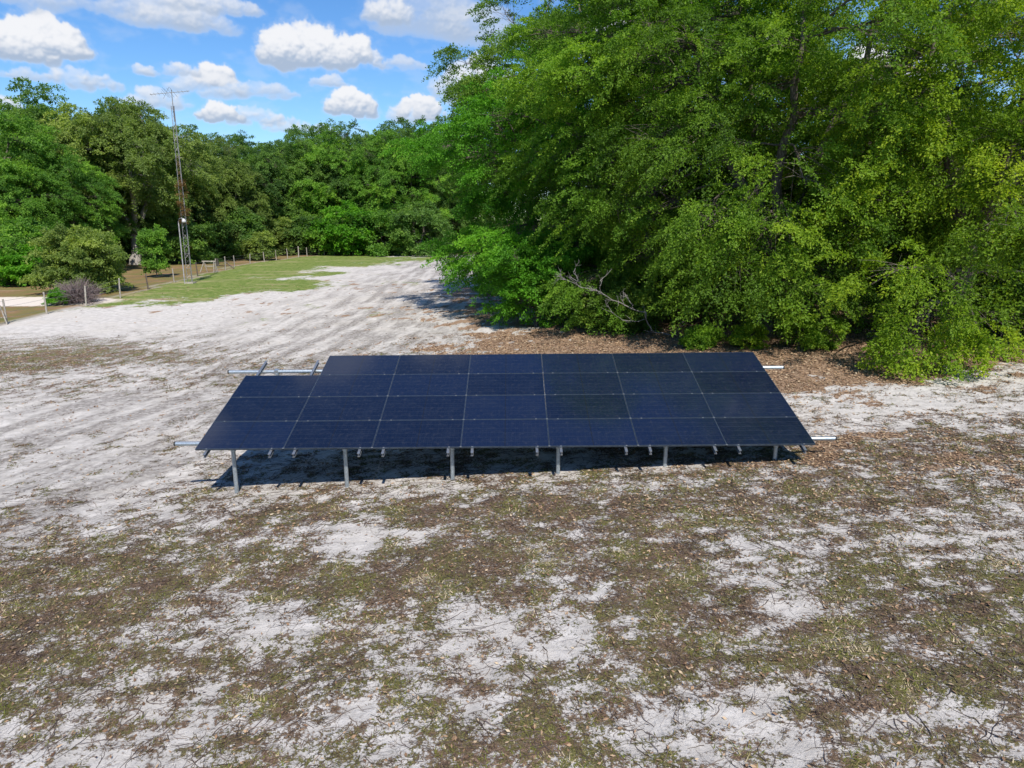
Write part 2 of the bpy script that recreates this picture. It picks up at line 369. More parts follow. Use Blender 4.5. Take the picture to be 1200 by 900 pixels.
def axis_lines(core0, core1, step, far, ratio):
    c = list(np.arange(core0, core1, step)); s = step; a = core1; hi = []
    while a < far: hi.append(a); s *= ratio; a += s
    hi.append(far)
    s = step; a = core0 - step; lo = []
    return c, hi
cx_, hx_ = axis_lines(-17, 17, .075, 2500, 1.09)
xs = np.array(sorted(set(np.round([-v for v in hx_], 4)) | set(np.round(cx_, 4)) | set(np.round(hx_, 4))))
ys_core = list(np.arange(4.5, 16, .055)); a = 16; s = .055
while a < 2500: ys_core.append(a); s *= 1.022 if a < 140 else 1.12; a += s
ys = np.array([-400, -100, -30, -10, -3, 1, 3, 3.8] + ys_core + [2600])
X, Y = np.meshgrid(xs, ys); nx, ny = len(xs), len(ys)
veg, lf, lawn, yard, track = cover(X, Y)
near = 1 - sstep(25, 45, Y)
Z = gz(X, Y) + bumps(X, Y, veg, lf, near)
idx = np.arange(nx * ny).reshape(ny, nx)
quads = np.stack([idx[:-1, :-1], idx[:-1, 1:], idx[1:, 1:], idx[1:, :-1]], -1).reshape(-1, 4)
A = np.stack([veg, lf, lawn, yard], -1).reshape(-1, 4)
drive = sstep(.0, 1, 1 - (((X + 34) / 9.5) ** 2 + ((Y - 49.5) / 3.4) ** 2)) 
B = np.stack([track, drive, np.zeros_like(track), np.ones_like(track)], -1).reshape(-1, 4)
gm = raw_mesh('ground', np.stack([X, Y, Z], -1).reshape(-1, 3), quads, attrs={'coverA': A, 'coverB': B}, smooth=True)

m, nt, out = new_mat('sandy_ground'); g = NT(nt)
geo = g.n('ShaderNodeNewGeometry'); P = geo.outputs['Position']
a1 = g.n('ShaderNodeAttribute', attribute_name='coverA'); a2 = g.n('ShaderNodeAttribute', attribute_name='coverB')
s1 = g.n('ShaderNodeSeparateColor'); g.l(a1.outputs['Color'], s1.inputs[0]); s2 = g.n('ShaderNodeSeparateColor'); g.l(a2.outputs['Color'], s2.inputs[0])
veg_, lf_, lawn_, yard_, trk_, drv_ = s1.outputs[0], s1.outputs[1], s1.outputs[2], a1.outputs['Alpha'], s2.outputs[0], s2.outputs[1]
fine = g.noise(P, 19, 7, .78); fine2 = g.noise(P, 55, 4, .65); mid = g.noise(P, 3.2, 5, .6); big = g.noise(P, .45, 4, .6)
sand = g.mix(g.ss(.3, .7, mid), (.42, .40, .375), (.60, .575, .545))
sand = g.mix(g.ss(.45, .75, big), sand, (.52, .49, .45))
sand = g.mix(g.math('MULTIPLY', g.ss(.52, .72, fine), .5), sand, (.28, .25, .225))
speck = g.ss(.62, .70, fine2)
sand = g.mix(g.math('MULTIPLY', speck, .5), sand, (.24, .20, .17))
trm = g.math('MULTIPLY', trk_, g.ss(.25, .65, g.noise(P, 7, 5, .7)))
sand = g.mix(g.math('MULTIPLY', trm, .95), sand, (.185, .168, .155))
# dead thatch
vn = g.math('ADD', veg_, g.math('MULTIPLY', g.math('SUBTRACT', fine, .5), 4.2))
vn = g.math('ADD', vn, g.math('MULTIPLY', g.math('SUBTRACT', g.noise(P, 7.5, 6, .75, .6), .5), 3.4))
vmask = g.math('MULTIPLY', g.ss(.43, .57, vn), g.ss(.0, .15, veg_))
thatch = g.ramp(g.noise(P, 38, 4, .75), [(.36, (.040, .025, .015)), (.50, (.15, .093, .056)), (.60, (.25, .175, .12)), (.68, (.48, .38, .28))])
olive = g.ramp(g.noise(P, 45, 4, .75), [(.36, (.030, .034, .010)), (.49, (.105, .105, .028)), (.58, (.22, .195, .06)), (.68, (.42, .35, .18))])
thatch = g.mix(g.ss(.44, .57, g.noise(P, 1.4, 6, .7)), thatch, olive)
veins = None
for sc_, wd_, off in ((2.6, .011, 0), (5.5, .014, 3), (10, .016, 9)):
    q = g.n('ShaderNodeVectorMath', operation='ADD'); g.l(P, q.inputs[0]); q.inputs[1].default_value = (off, off * 2, 0)
    dv = g.math('ABSOLUTE', g.math('SUBTRACT', g.noise(q.outputs[0], sc_, 3, .6, 1.3), .5))
    vv = g.math('SUBTRACT', 1, g.ss(wd_ * .35, wd_ * 1.5, dv)); veins = vv if veins is None else g.math('MAXIMUM', veins, vv)
vz = g.math('MULTIPLY', veins, g.math('MULTIPLY', g.ss(.12, .4, g.math('ADD', veg_, g.math('MULTIPLY', g.math('SUBTRACT', mid, .5), .8))), g.ss(.40, .56, fine)))
sand = g.mix(g.math('MULTIPLY', vz, .85), sand, (.10, .075, .06))
c = g.mix(g.math('MULTIPLY', vmask, .95), sand, thatch)
# fallen leaves
leafc = g.ramp(g.noise(P, 30, 4, .8), [(.30, (.080, .050, .035)), (.46, (.22, .14, .088)), (.58, (.36, .245, .16)), (.70, (.50, .40, .29))])
lmask = g.ss(.38, .58, g.math('ADD', lf_, g.math('MULTIPLY', g.math('SUBTRACT', fine, .5), 1.3)))
lmask = g.math('MULTIPLY', lmask, g.ss(0, .12, lf_))
c = g.mix(g.math('MULTIPLY', lmask, .95), c, leafc)
# lawn of the field
lawnc = g.ramp(g.noise(P, 2.2, 6, .8), [(.32, (.050, .085, .016)), (.47, (.12, .18, .034)), (.56, (.18, .22, .06)), (.66, (.32, .29, .14))])
lawnc = g.mix(g.math('MULTIPLY', g.ss(.52, .66, g.noise(g.scalevec(P, (.35, 1, 1)), .45, 5, .65)), .7), lawnc, (.34, .29, .16))
lwm = g.ss(.3, .62, g.math('ADD', lawn_, g.math('MULTIPLY', g.math('SUBTRACT', g.noise(P, 1.7, 7, .8), .5), 2.4)))
c = g.mix(g.math('MULTIPLY', lwm, g.ss(0, .12, lawn_)), c, lawnc)
# yard behind the fence
yc = g.ramp(g.noise(g.scalevec(P, (.5, 1, 1)), .55, 7, .75), [(.32, (.12, .13, .04)), (.47, (.17, .145, .055)), (.56, (.22, .135, .07)), (.7, (.30, .24, .14))])
c = g.mix(yard_, c, yc)
c = g.mix(g.ss(.3, .6, g.math('ADD', drv_, g.math('MULTIPLY', g.math('SUBTRACT', mid, .5), .5))), c, (.62, .56, .50))
bs = g.n('ShaderNodeBsdfPrincipled'); g.l(c, bs.inputs['Base Color']); bs.inputs['Roughness'].default_value = .95; bs.inputs['Specular IOR Level'].default_value = .15
h = g.math('ADD', g.math('MULTIPLY', fine, 1.0), g.math('MULTIPLY', g.math('MULTIPLY', g.noise(P, 60, 4, .7), g.math('ADD', vmask, .25)), .8))
h = g.math('ADD', h, g.math('MULTIPLY', mid, 1.0))
b = g.n('ShaderNodeBump'); b.inputs['Strength'].default_value = .75; b.inputs['Distance'].default_value = .045
g.l(h, b.inputs['Height']); g.l(b.outputs[0], bs.inputs['Normal']); g.l(bs.outputs[0], out.inputs[0])
gnd = link('ground', gm, m); gnd['kind'] = 'structure'; gnd['label'] = 'white sandy ground with patches of thin grass and dead thatch'

# ------------------------------------------------------------------ ground litter (stuff)
def scatter_pts(n, y0, y1, seed, margin=1.12):
    r = np.random.default_rng(seed)
    u = r.random(n); y = np.sqrt(y0 ** 2 + u * (y1 ** 2 - y0 ** 2))
    x = (r.random(n) * 2 - 1) * (y * .74 + 1.2) * margin
    return x, y, r
def on_ground(x, y, veg, lf):
    near = 1 - sstep(25, 45, y)
    return gz(x, y) + bumps(x, y, veg, lf, near)
def tint_mat(name, stops, rough=.85, transl=0):
    m, nt, out = new_mat(name); g = NT(nt)
    a = g.n('ShaderNodeAttribute', attribute_name='tint'); c = g.ramp(a.outputs['Fac'], stops)
    d = g.n('ShaderNodeBsdfPrincipled'); g.l(c, d.inputs['Base Color']); d.inputs['Roughness'].default_value = rough; d.inputs['Specular IOR Level'].default_value = .15
    if transl:
        t = g.n('ShaderNodeBsdfTranslucent'); g.l(c, t.inputs['Color']); mx = g.n('ShaderNodeMixShader'); mx.inputs[0].default_value = transl
        g.l(d.outputs[0], mx.inputs[1]); g.l(t.outputs[0], mx.inputs[2]); g.l(mx.outputs[0], out.inputs[0])
    else: g.l(d.outputs[0], out.inputs[0])
    return m
M_blade = tint_mat('grass_blades', [(0, (.055, .038, .03)), (.35, (.13, .09, .06)), (.6, (.12, .115, .03)), (.85, (.14, .165, .03)), (.93, (.30, .26, .11)), (1, (.52, .44, .30))], transl=.15)
M_litter = tint_mat('dead_leaves', [(0, (.08, .045, .028)), (.4, (.23, .145, .088)), (.75, (.38, .265, .165)), (1, (.50, .42, .30))])
M_runner = tint_mat('dry_runners', [(0, (.055, .042, .038)), (.6, (.13, .10, .088)), (1, (.30, .25, .21))])
Vb, Tb = [], []
for n, y0, y1, sd, sc in ((210000, 5.0, 11, 11, 1), (230000, 11, 19, 12, 1.25), (80000, 19, 30, 13, 1.6)):
    x, y, r = scatter_pts(n, y0, y1, sd)
    veg, lf, lawn, yard, track = cover(x, y)
    tuft = fbm(x * 7, y * 7, 2); green = fbm(x * 1.1 + 60, y * 1.1, 3)
    keep = r.random(n) < np.clip(veg * 1.35 + .55 * tuft + .45 * fbm(x * 14, y * 14, 2) - .30, 0, 1) * (1 - .7 * lf)
    x, y, veg, lf, green = x[keep], y[keep], veg[keep], lf[keep], green[keep]; k = len(x)
    z = on_ground(x, y, veg, lf) - .004
    ang = r.uniform(0, 2 * np.pi, k); ln = r.uniform(.03, .085, k) * sc; wd = r.uniform(.004, .009, k) * sc ** 1.3
    up = r.uniform(.08, .75, k) ** 1.3
    base = np.stack([x, y, z], 1); d = np.stack([np.cos(ang), np.sin(ang), up], 1); sd_ = np.stack([-np.sin(ang), np.cos(ang), 0 * ang], 1)
    Vb.append(np.stack([base - sd_ * wd[:, None], base + sd_ * wd[:, None], base + d * ln[:, None]], 1).reshape(-1, 3))
    t = np.clip(.42 + .9 * green + r.normal(0, .2, k), 0, 1); Tb.append(np.repeat(t, 3))
Vb = np.concatenate(Vb); me = raw_mesh('thin_grass', Vb, np.arange(len(Vb)).reshape(-1, 3), attrs={'tint': np.concatenate(Tb)})
tag(link('thin_grass', me, M_blade), 'thin half dead grass tufts growing over the foreground sand', 'grass', kind='stuff')
# leaves: under the trees and blown over the thatch
Vb, Tb = [], []
for n, y0, y1, sd, sc in ((70000, 5.0, 12, 21, .8), (120000, 12, 21, 22, 1), (110000, 21, 34, 23, 1.5), (25000, 34, 60, 24, 2.2)):
    x, y, r = scatter_pts(n, y0, y1, sd)
    veg, lf, lawn, yard, track = cover(x, y)
    sprinkle = np.clip(.16 + .5 * sstep(-2, 9, x), 0, 1) * sstep(7, 14, y)
    keep = r.random(n) < np.clip(lf * .95 + veg * (.12 + .5 * sprinkle) + .012, 0, 1) * (1 - yard)
    x, y, veg, lf = x[keep], y[keep], veg[keep], lf[keep]; k = len(x)
    z = on_ground(x, y, veg, lf) + r.uniform(.004, .03, k)
    ang = r.uniform(0, 2 * np.pi, k); ln = r.uniform(.02, .045, k) * sc; wd = ln * r.uniform(.35, .55, k)
    d = np.stack([np.cos(ang), np.sin(ang), r.uniform(-.4, .4, k)], 1); sd_ = np.stack([-np.sin(ang), np.cos(ang), r.uniform(-.5, .5, k)], 1)
    base = np.stack([x, y, z], 1)
    Vb.append(np.stack([base - d * ln[:, None], base - sd_ * wd[:, None], base + d * ln[:, None], base + sd_ * wd[:, None]], 1).reshape(-1, 3))
    Tb.append(np.repeat(np.clip(r.beta(1.6, 1.8, k), 0, 1), 4))
Vb = np.concatenate(Vb); me = raw_mesh('fallen_leaves', Vb, np.arange(len(Vb)).reshape(-1, 4), attrs={'tint': np.concatenate(Tb)})
tag(link('fallen_leaves', me, M_litter), 'brown fallen leaves scattered under the trees and over the dry grass', 'leaf litter', kind='stuff')
# dead runners creeping over the sand
x, y, r = scatter_pts(34000, 5.0, 17, 31)
veg, lf, *_ = cover(x, y); vs = f_veg(x, y)
keep = (r.random(len(x)) < np.clip(.25 + .9 * veg + 1.1 * fbm(x * 1.9, y * 1.9, 3), 0, 1)) & (vs > .16); x, y = x[keep], y[keep]; N = len(x); n = 9
ang = r.uniform(0, 2 * np.pi, N) ; px_, py_ = x.copy(), y.copy(); pts = []
ln = r.uniform(.012, .06, N)
for i in range(n):
    v_, l_, *_ = cover(px_, py_) if i % 4 == 0 else (v_, l_)
    pts.append(np.stack([px_, py_, on_ground(px_, py_, v_, l_) + .006], 1))
    ang = ang + r.normal(0, .3, N); px_ = px_ + np.cos(ang) * ln; py_ = py_ + np.sin(ang) * ln
Pp = np.stack(pts, 1); rad = (.0013 + .0055 * r.random(N) ** 3)[:, None] * np.linspace(1.1, .45, n)[None]
V, Fq = tubes(Pp, rad, 3)
me = raw_mesh('dry_runners', V, Fq, attrs={'tint': np.repeat(np.clip(r.beta(1.2, 2.5, N), 0, 1), n * 3)})
tag(link('dry_runners', me, M_runner), 'dark dead grass runners creeping over the white sand', 'dead runners', kind='stuff')

# ------------------------------------------------------------------ solar array
TILT, ROLL = R(15.5), .0085
ex = np.array([math.cos(ROLL), 0, math.sin(ROLL)]); es = np.array([0, math.cos(TILT), math.sin(TILT)])
en = np.cross(ex, es); en /= np.linalg.norm(en); es = np.cross(en, ex)
P0 = np.array([-.14, 13.69, .655]); PW, PH = 1.775, 1.05
def ap(a, s, n=0): return P0 + ex * a + es * s + en * n
base = np.array([-.14, 15.6, float(gz(-.14, 15.6))])
root = empty('solar_array', base, 'long tilted table of dark blue solar panels on steel posts', 'solar array')
m, nt, out = new_mat('solar_glass'); g = NT(nt)
tc = g.n('ShaderNodeTexCoord'); sp = g.n('ShaderNodeSeparateXYZ'); g.l(tc.outputs['Object'], sp.inputs[0])
def gridline(c, pitch, wdt):
    f = g.math('ABSOLUTE', g.math('SUBTRACT', g.math('FRACT', g.math('ADD', g.math('DIVIDE', c, pitch), .5)), .5))
    return g.math('LESS_THAN', g.math('MULTIPLY', f, pitch), wdt)
gy = gridline(sp.outputs[1], .1683, .0028)
gx = gridline(g.math('ADD', sp.outputs[0], .0425), .085, .0012)
mid = g.math('LESS_THAN', g.math('ABSOLUTE', sp.outputs[0]), .007)
bus = gridline(g.math('ADD', sp.outputs[1], .01), .0187, .0011)
oi = g.n('ShaderNodeObjectInfo')
cell = g.mix(g.ss(.2, .8, oi.outputs['Random']), (.0026, .0062, .021), (.0044, .0098, .032))
cell = g.mix(g.math('MULTIPLY', g.ss(.4, .7, g.noise(tc.outputs['Object'], 2.5, 4, .6)), .3), cell, (.012, .018, .036))
cell = g.mix(g.math('MULTIPLY', bus, .4), cell, (.045, .055, .085))
cell = g.mix(g.math('MAXIMUM', gy, g.math('MULTIPLY', gx, .6)), cell, (.022, .029, .045))
cell = g.mix(mid, cell, (.010, .011, .014))
dust = g.ss(.5, .75, g.noise(tc.outputs['Object'], 9, 6, .7))
cell = g.mix(g.math('MULTIPLY', dust, .05), cell, (.3, .28, .25))
d = g.n('ShaderNodeBsdfPrincipled'); g.l(cell, d.inputs['Base Color']); d.inputs['IOR'].default_value = 1.45
g.l(g.math('MULTIPLY_ADD', dust, .10, .09), d.inputs['Roughness']); d.inputs['Specular IOR Level'].default_value = .45
g.l(d.outputs[0], out.inputs[0]); M_glass = m
gw, gh = 1.770, 1.042
mb = MB(); mb.box((0, 0, -.006), (gw / 2 - .011, gh / 2 - .011, .0035)); me_glass = mb.mesh('solar_panel'); me_glass.materials.append(M_glass)
mb = MB(); lip = .0055
for sx in (-1, 1): mb.box((sx * (gw / 2 - lip), 0, -.0175), (lip, gh / 2, .0175))
for sy in (-1, 1): mb.box((0, sy * (gh / 2 - lip), -.0178), (gw / 2 - 2 * lip, lip, .0172))
me_frame = mb.mesh('panel_frame'); me_frame.materials.append(M_frame)
mb = MB(); mb.box((0, 0, .002), (.017, .012, .003)); mb.box((0, 0, .007), (.007, .007, .003)); me_clamp = mb.mesh('clamp'); me_clamp.materials.append(M_clamp)
Rm = Matrix(((ex[0], es[0], en[0]), (ex[1], es[1], en[1]), (ex[2], es[2], en[2]))).to_4x4()
for rrow in range(4):
    for cc in range(7):
        if rrow == 3 and cc == 0: continue
        p = ap((cc - 3) * PW + rng.normal(0, .0015), (rrow + .5) * PH) - base
        o = bpy.data.objects.new('solar_panel', me_glass); col.objects.link(o); o.parent = root
        wob = Matrix.Rotation(rng.normal(0, .0022), 4, 'X') @ Matrix.Rotation(rng.normal(0, .0022), 4, 'Y')
        o.matrix_local = Matrix.Translation(Vector(p)) @ Rm @ wob
        f = bpy.data.objects.new('panel_frame', me_frame); col.objects.link(f); f.parent = o
        for fx in (-.37, .37):
            k = bpy.data.objects.new('clamp', me_clamp); col.objects.link(k); k.parent = o; k.location = (fx * gw, -PH / 2, 0)
        if cc > 0:
            k = bpy.data.objects.new('clamp', me_clamp); col.objects.link(k); k.parent = o; k.location = (-PW / 2, -PH / 2 + .003, .001); k.scale = (1.1, 1.3, 1)
RA = np.stack([ex, es, en])
for cc in range(7):
    for fx in (.13, .86):
        a0 = (cc - 3.5 + fx) * PW; s0, s1 = -.16, (4.02 if cc == 0 else 4.12)
        mb = MB(); c_ = (s0 + s1) / 2; hl = (s1 - s0) / 2
        mb.box(ap(a0, c_, -.040), (.026, hl, .004), RA); mb.box(ap(a0, c_, -.111), (.026, hl, .004), RA)
        mb.box(ap(a0 - .003, c_, -.0755), (.004, hl - .001, .0315), RA)
        mb.build('rail', M_alu, root, base)
pipe_s = (.45, 3.66); pipe_n = -.162
for s_ in pipe_s:
    mb = MB(); aL, aR = -6.83, 6.82
    mb.tube([ap(aL, s_, pipe_n), ap(aR, s_, pipe_n)], .045, 16, cap=False)
    pp = mb.build('cross_pipe', M_galv, root, base, smooth=True)
    for aa, sg in ((aL, -1), (aR, 1)):
        mb = MB(); mb.tube([ap(aa - sg * .02, s_, pipe_n), ap(aa + sg * .012, s_, pipe_n)], .048, 16); mb.build('end_cap', M_cap, pp, base)
for s_ in pipe_s:
    for xx in (-5.78, -3.46, -1.24, .96, 3.19, 5.46):
        t = ap(xx + .14, s_, pipe_n); zb = float(gz(t[0], t[1])) - .35
        lean = rng.normal(0, .008)
        mb = MB(); mb.tube([(t[0] + lean, t[1], zb), (t[0], t[1], t[2] - .02)], .044, 14, cap=False)
        q = mb.build('post', M_galv, root, base, smooth=True)
        mb = MB(); mb.tube([(t[0], t[1], t[2] - .17), (t[0], t[1], t[2] - .04)], .054, 14); mb.box(t + np.array([0, 0, .0]), (.05, .054, .054), RA)
        mb.build('post_bracket', M_galv, q, base)

for k_ in range(5):
    xa, xb = (-5.78, -3.46, -1.24, .96, 3.19, 5.46)[k_:k_ + 2]
    A_, B_ = ap(xa + .14, .52, -.24), ap(xb + .14, .52, -.24)
    mb = MB(); mb.tube([A_ + (B_ - A_) * f + np.array([0, 0, -.07 * 4 * f * (1 - f)]) for f in np.linspace(0, 1, 9)], .009, 5); mb.build('cable', M_cap, root, base)
# ------------------------------------------------------------------ trees
def unit(v): return v / (np.linalg.norm(v, axis=-1, keepdims=True) + 1e-9)
def foliage(r, bc, br, bo, sprays, twigs, lpt, L, sag, leaf, aspect=.55, droop=.35, tint_sd=.13, flat=.62, zmin=.1, tw_sp=.42):
    B = len(bc); n = B * sprays
    ci = np.repeat(np.arange(B), sprays); out_ = bo[ci]
    d = unit(r.normal(size=(n, 3)) + .55 * out_ + np.array([0, 0, .35]))
    pos = bc[ci] + d * br[ci][:, None] * np.array([1, 1, flat]) * (r.uniform(.25, 1, (n, 1)) ** .6)
    ax = unit(.8 * d * np.array([1, 1, .35]) + .7 * out_ * np.array([1, 1, .25]) + np.array([0, 0, .28 - droop]) + .28 * r.normal(size=(n, 3)))
    ok = pos[:, 2] > zmin; pos, ax, d, ci = pos[ok], ax[ok], d[ok], ci[ok]; n = len(pos)
    bt = r.normal(0, tint_sd, B)[ci] + r.normal(0, tint_sd * .8, n)
    up = unit(np.array([0, 0, 1.]) + .35 * r.normal(size=(n, 3))); side = unit(np.cross(ax, up))
    ML = 1.35 * L * r.uniform(.6, 1.25, n); g_ = np.array([0, 0, 1.])
    # a frond: side twigs leave a bending main twig left and right, shorter towards the tip
    sm = (np.arange(twigs) + r.uniform(0, 1, (n, twigs))) / twigs
    st_ = ax[:, None] * (ML[:, None] * sm)[..., None] - g_ * (sag * ML[:, None] * sm ** 2 * .8)[..., None]
    sg_ = np.where(np.arange(twigs) % 2 == 0, 1., -1.)[None, :, None]
    T = unit(ax[:, None] * .75 + side[:, None] * sg_ * r.uniform(.4, 1.1, (n, twigs, 1)) - g_ * (sag * sm)[..., None] * .7 + tw_sp * .45 * r.normal(size=(n, twigs, 3)))
    Ls = L * (.72 - .45 * sm) * r.uniform(.7, 1.25, (n, twigs))
    t = np.sort(r.uniform(.05, 1, (n, twigs, lpt)), axis=2)
    P = (pos[:, None] + st_)[:, :, None] + T[:, :, None] * (Ls[..., None] * t)[..., None] - g_ * (sag * .7 * Ls[..., None] * t ** 2)[..., None]
    P = P + r.normal(0, leaf * .38, P.shape)
    P = P.reshape(-1, 3); M = len(P)
    Td = np.repeat(T.reshape(-1, 3), lpt, axis=0); dd = np.repeat(d, twigs * lpt, axis=0)
    la = unit(Td + .8 * r.normal(size=(M, 3)) + np.array([0, 0, -.25]))
    nn = unit(np.array([0, 0, .75]) + .45 * dd + .6 * r.normal(size=(M, 3)))
    sd = unit(np.cross(la, nn)); ll = (leaf * r.uniform(.65, 1.3, M))[:, None]; w_ = ll * aspect * .5
    fold = np.cross(sd, la) * w_ * .35
    V = np.stack([P, P + la * ll * .5 - sd * w_ + fold, P + la * ll, P + la * ll * .5 + sd * w_ + fold], 1)
    tint = np.clip(.46 + np.repeat(bt, twigs * lpt) + .10 * (t.reshape(-1) - .5) + r.normal(0, .1, M), 0, 1)
    zok = V[:, :, 2].min(1) > .02
    return V[zok].reshape(-1, 3), np.repeat(tint[zok], 4), pos, ci
def skeleton(r, H, trunk_r, bc, br, spray_pos, ci, forks=4, spread=.25, lean=(0, 0), moss=0, k=7, thin=1.0):
    """trunk that divides into leaders, a limb to every bough and a branch to every spray"""
    parts = []; n0 = 9
    z = np.linspace(-.3, 1, n0); leaders = []
    hf = H * .22
    tx = np.cumsum(r.normal(0, .12, n0)) * trunk_r; ty = np.cumsum(r.normal(0, .12, n0)) * trunk_r
    tp = np.stack([tx + lean[0] * np.clip(z, 0, 1), ty + lean[1] * np.clip(z, 0, 1), np.where(z < 0, z * 1.5, z * hf)], 1)
    flare = 1 + .5 * np.exp(-np.clip(z, 0, 1) * 7)
    parts.append(tubes(tp[None], (trunk_r * flare * np.linspace(1, .85, n0))[None], 12))
    top = tp[-1]; nodes = []
    for i in range(forks):
        a = 2 * np.pi * i / forks + r.uniform(-.4, .4); e = top + np.array([math.cos(a), math.sin(a), 0]) * H * spread * r.uniform(.6, 1.2) + np.array([0, 0, H * r.uniform(.42, .62)])
        t = np.linspace(0, 1, 10)[:, None]; mid_ = (top + e) / 2 + np.array([math.cos(a), math.sin(a), 0]) * H * .08
        c = (1 - t) ** 2 * top + 2 * t * (1 - t) * mid_ + t ** 2 * e; c[1:-1] += r.normal(0, .10, (8, 3))
        parts.append(tubes(c[None], (trunk_r * np.linspace(.62, .12, 10))[None], 9)); nodes.append(c)
    nodes = np.concatenate(nodes + [tp[4:]])
    B = len(bc); D_ = np.linalg.norm(bc[:, None] - nodes[None], axis=2) + np.where(nodes[None, :, 2] > bc[:, None, 2] + 1.5, 3, 0) - .3 * nodes[None, :, 2] * 0
    at = nodes[np.argmin(D_, 1)]; n1 = 7; t = np.linspace(0, 1, n1)[None, :, None]
    ln = np.linalg.norm(bc - at, axis=1)
    mid_ = (at + bc) / 2 + np.array([0, 0, .16]) * ln[:, None] + r.normal(0, .08, (B, 3)) * ln[:, None]
    C = (1 - t) ** 2 * at[:, None] + 2 * t * (1 - t) * mid_[:, None] + t ** 2 * bc[:, None]
    C[:, 1:-1] += r.normal(0, .05, (B, n1 - 2, 3))
    parts.append(tubes(C, thin * (.022 + .0105 * ln)[:, None] * np.linspace(1, .28, n1)[None], 6))
    a = C[ci, r.integers(3, n1, len(ci))]; b_ = spray_pos; t = np.linspace(0, 1, 4)[None, :, None]
    mm = (a + b_) / 2 + np.array([0, 0, .12]) + r.normal(0, .1, a.shape)
    C2 = (1 - t) ** 2 * a[:, None] + 2 * t * (1 - t) * mm[:, None] + t ** 2 * b_[:, None]
    parts.append(tubes(C2, thin * np.full((len(a), 1), .013) * np.linspace(1, .35, 4)[None], 3))
    V = []; Q = []; off = 0
    for v, f in parts: V.append(v); Q.append(f + off); off += len(v)
    return np.concatenate(V), np.concatenate(Q)
def crown_boughs(r, C, Rr, n, rmin, rmax, low=0.0, inner=.45, zcut=.9, front=0):
    C = np.asarray(C, float); Rr = np.asarray(Rr, float); pts = []; tries = 0
    while len(pts) < n and tries < n * 60:
        tries += 1
        d = unit(r.normal(size=3)); u = r.uniform(inner, 1) ** .6 if r.random() < .8 else r.uniform(.2, .9)
        lump = 1 + .16 * math.sin(d[0] * 5.1 + C[0]) * math.sin(d[1] * 4.3 + C[1]) + .12 * math.sin(d[2] * 6 + C[0])
        p = C + d * Rr * u * lump
        if p[2] < zcut: continue
        if d[1] > .35 and front and r.random() < front: continue
        rad = r.uniform(rmin, rmax)
        if pts and min(np.linalg.norm((p - q[0]) * np.array([1, 1, 1.4])) / (rad + q[1]) for q in pts) < .36: continue
        pts.append((p, rad, unit((p - C) / Rr + np.array([0, 0, .05]))))
    return np.array([p[0] for p in pts]), np.array([p[1] for p in pts]), np.array([p[2] for p in pts])
def tree_meshes(name, seed, H, C, Rr, nb, rb, sprays, twigs, lpt, L, leaf, sag=.5, droop=.35, trunk_r=.4, extra=None, forks=4, spread=.2,
                aspect=.55, inner=.45, zcut=1.0, flat=.62, tint_sd=.13, front=0, thin=1.0, keep=None):
    r = np.random.default_rng(seed)
    bc, br, bo = crown_boughs(r, C, Rr, nb, *rb, inner=inner, zcut=zcut, front=front)
    if keep is not None:
        k_ = keep(bc, r); bc, br, bo = bc[k_], br[k_], bo[k_]
    if extra is not None:
        e = np.array(extra, float); bc = np.concatenate([bc, e[:, :3]]); br = np.concatenate([br, e[:, 3]])
        bo = np.concatenate([bo, unit((e[:, :3] - np.asarray(C)) * np.array([1, 1, .3]))])
    V, T, pos, ci = foliage(r, bc, br, bo, sprays, twigs, lpt, L, sag, leaf, aspect, droop, tint_sd, flat)
    crown = raw_mesh(name + '_crown', V, np.arange(len(V)).reshape(-1, 4), attrs={'tint': T})
    Vs, Fs = skeleton(r, H, trunk_r, bc, br, pos, ci, forks=forks, spread=spread, thin=thin)
    return crown, raw_mesh(name + '_trunk', Vs, Fs, smooth=True)
def place_tree(name, meshes, x, y, label, cat, mat, rot=0, scale=1, group=None, z=None):
    zz = float(gz(x, y)) if z is None else z
    o = empty(name, (x, y, zz), label, cat, group); o.rotation_euler = (0, 0, rot)
    o.scale = (scale,) * 3 if np.isscalar(scale) else scale
    t = link('trunk', meshes[1], M_bark, o)
    c = bpy.data.objects.new('crown', meshes[0]); col.objects.link(c); c.parent = o
    if not meshes[0].materials: meshes[0].materials.append(mat)
    if meshes[0].materials[0] != mat:
        c.material_slots[0].link = 'OBJECT'; c.material_slots[0].material = mat
    return o
G_near = 'big trees crowding the right side of the sand'
near = dict(L=.95, leaf=.105, sprays=19, twigs=13, lpt=13, sag=.45, droop=.15)
def near_tree(seed, x, y, H, R_, mat, label, nb=100, low=1.0, **kw):
    a = dict(near); a.update(kw)
    if seed in (104, 105, 106): a['keep'] = lambda bc, r: (bc[:, 2] < 9.5) | (r.random(len(bc)) < .66)
    zc = (H + low) / 2; ms = tree_meshes('oak', seed, H, (0, 0, zc), (R_, R_, (H - low) / 2), nb, (1.0, 1.9), trunk_r=.38, zcut=low, front=.45, **a)
    return place_tree('oak_tree', ms, x, y, label, 'tree', mat, group=G_near)
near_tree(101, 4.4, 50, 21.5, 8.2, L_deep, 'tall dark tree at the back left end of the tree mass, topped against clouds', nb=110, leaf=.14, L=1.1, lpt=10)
near_tree(102, 2.3, 41.5, 13.5, 6.2, L_bright, 'fresh green tree at the left edge of the tree mass above the sandy track', nb=85, low=.7, leaf=.12)
near_tree(103, 6.6, 35.5, 19, 6.8, L_green, 'broad mid green tree behind the bright bush and the dead grey branch', nb=115, low=.6, droop=.2, sag=.5)
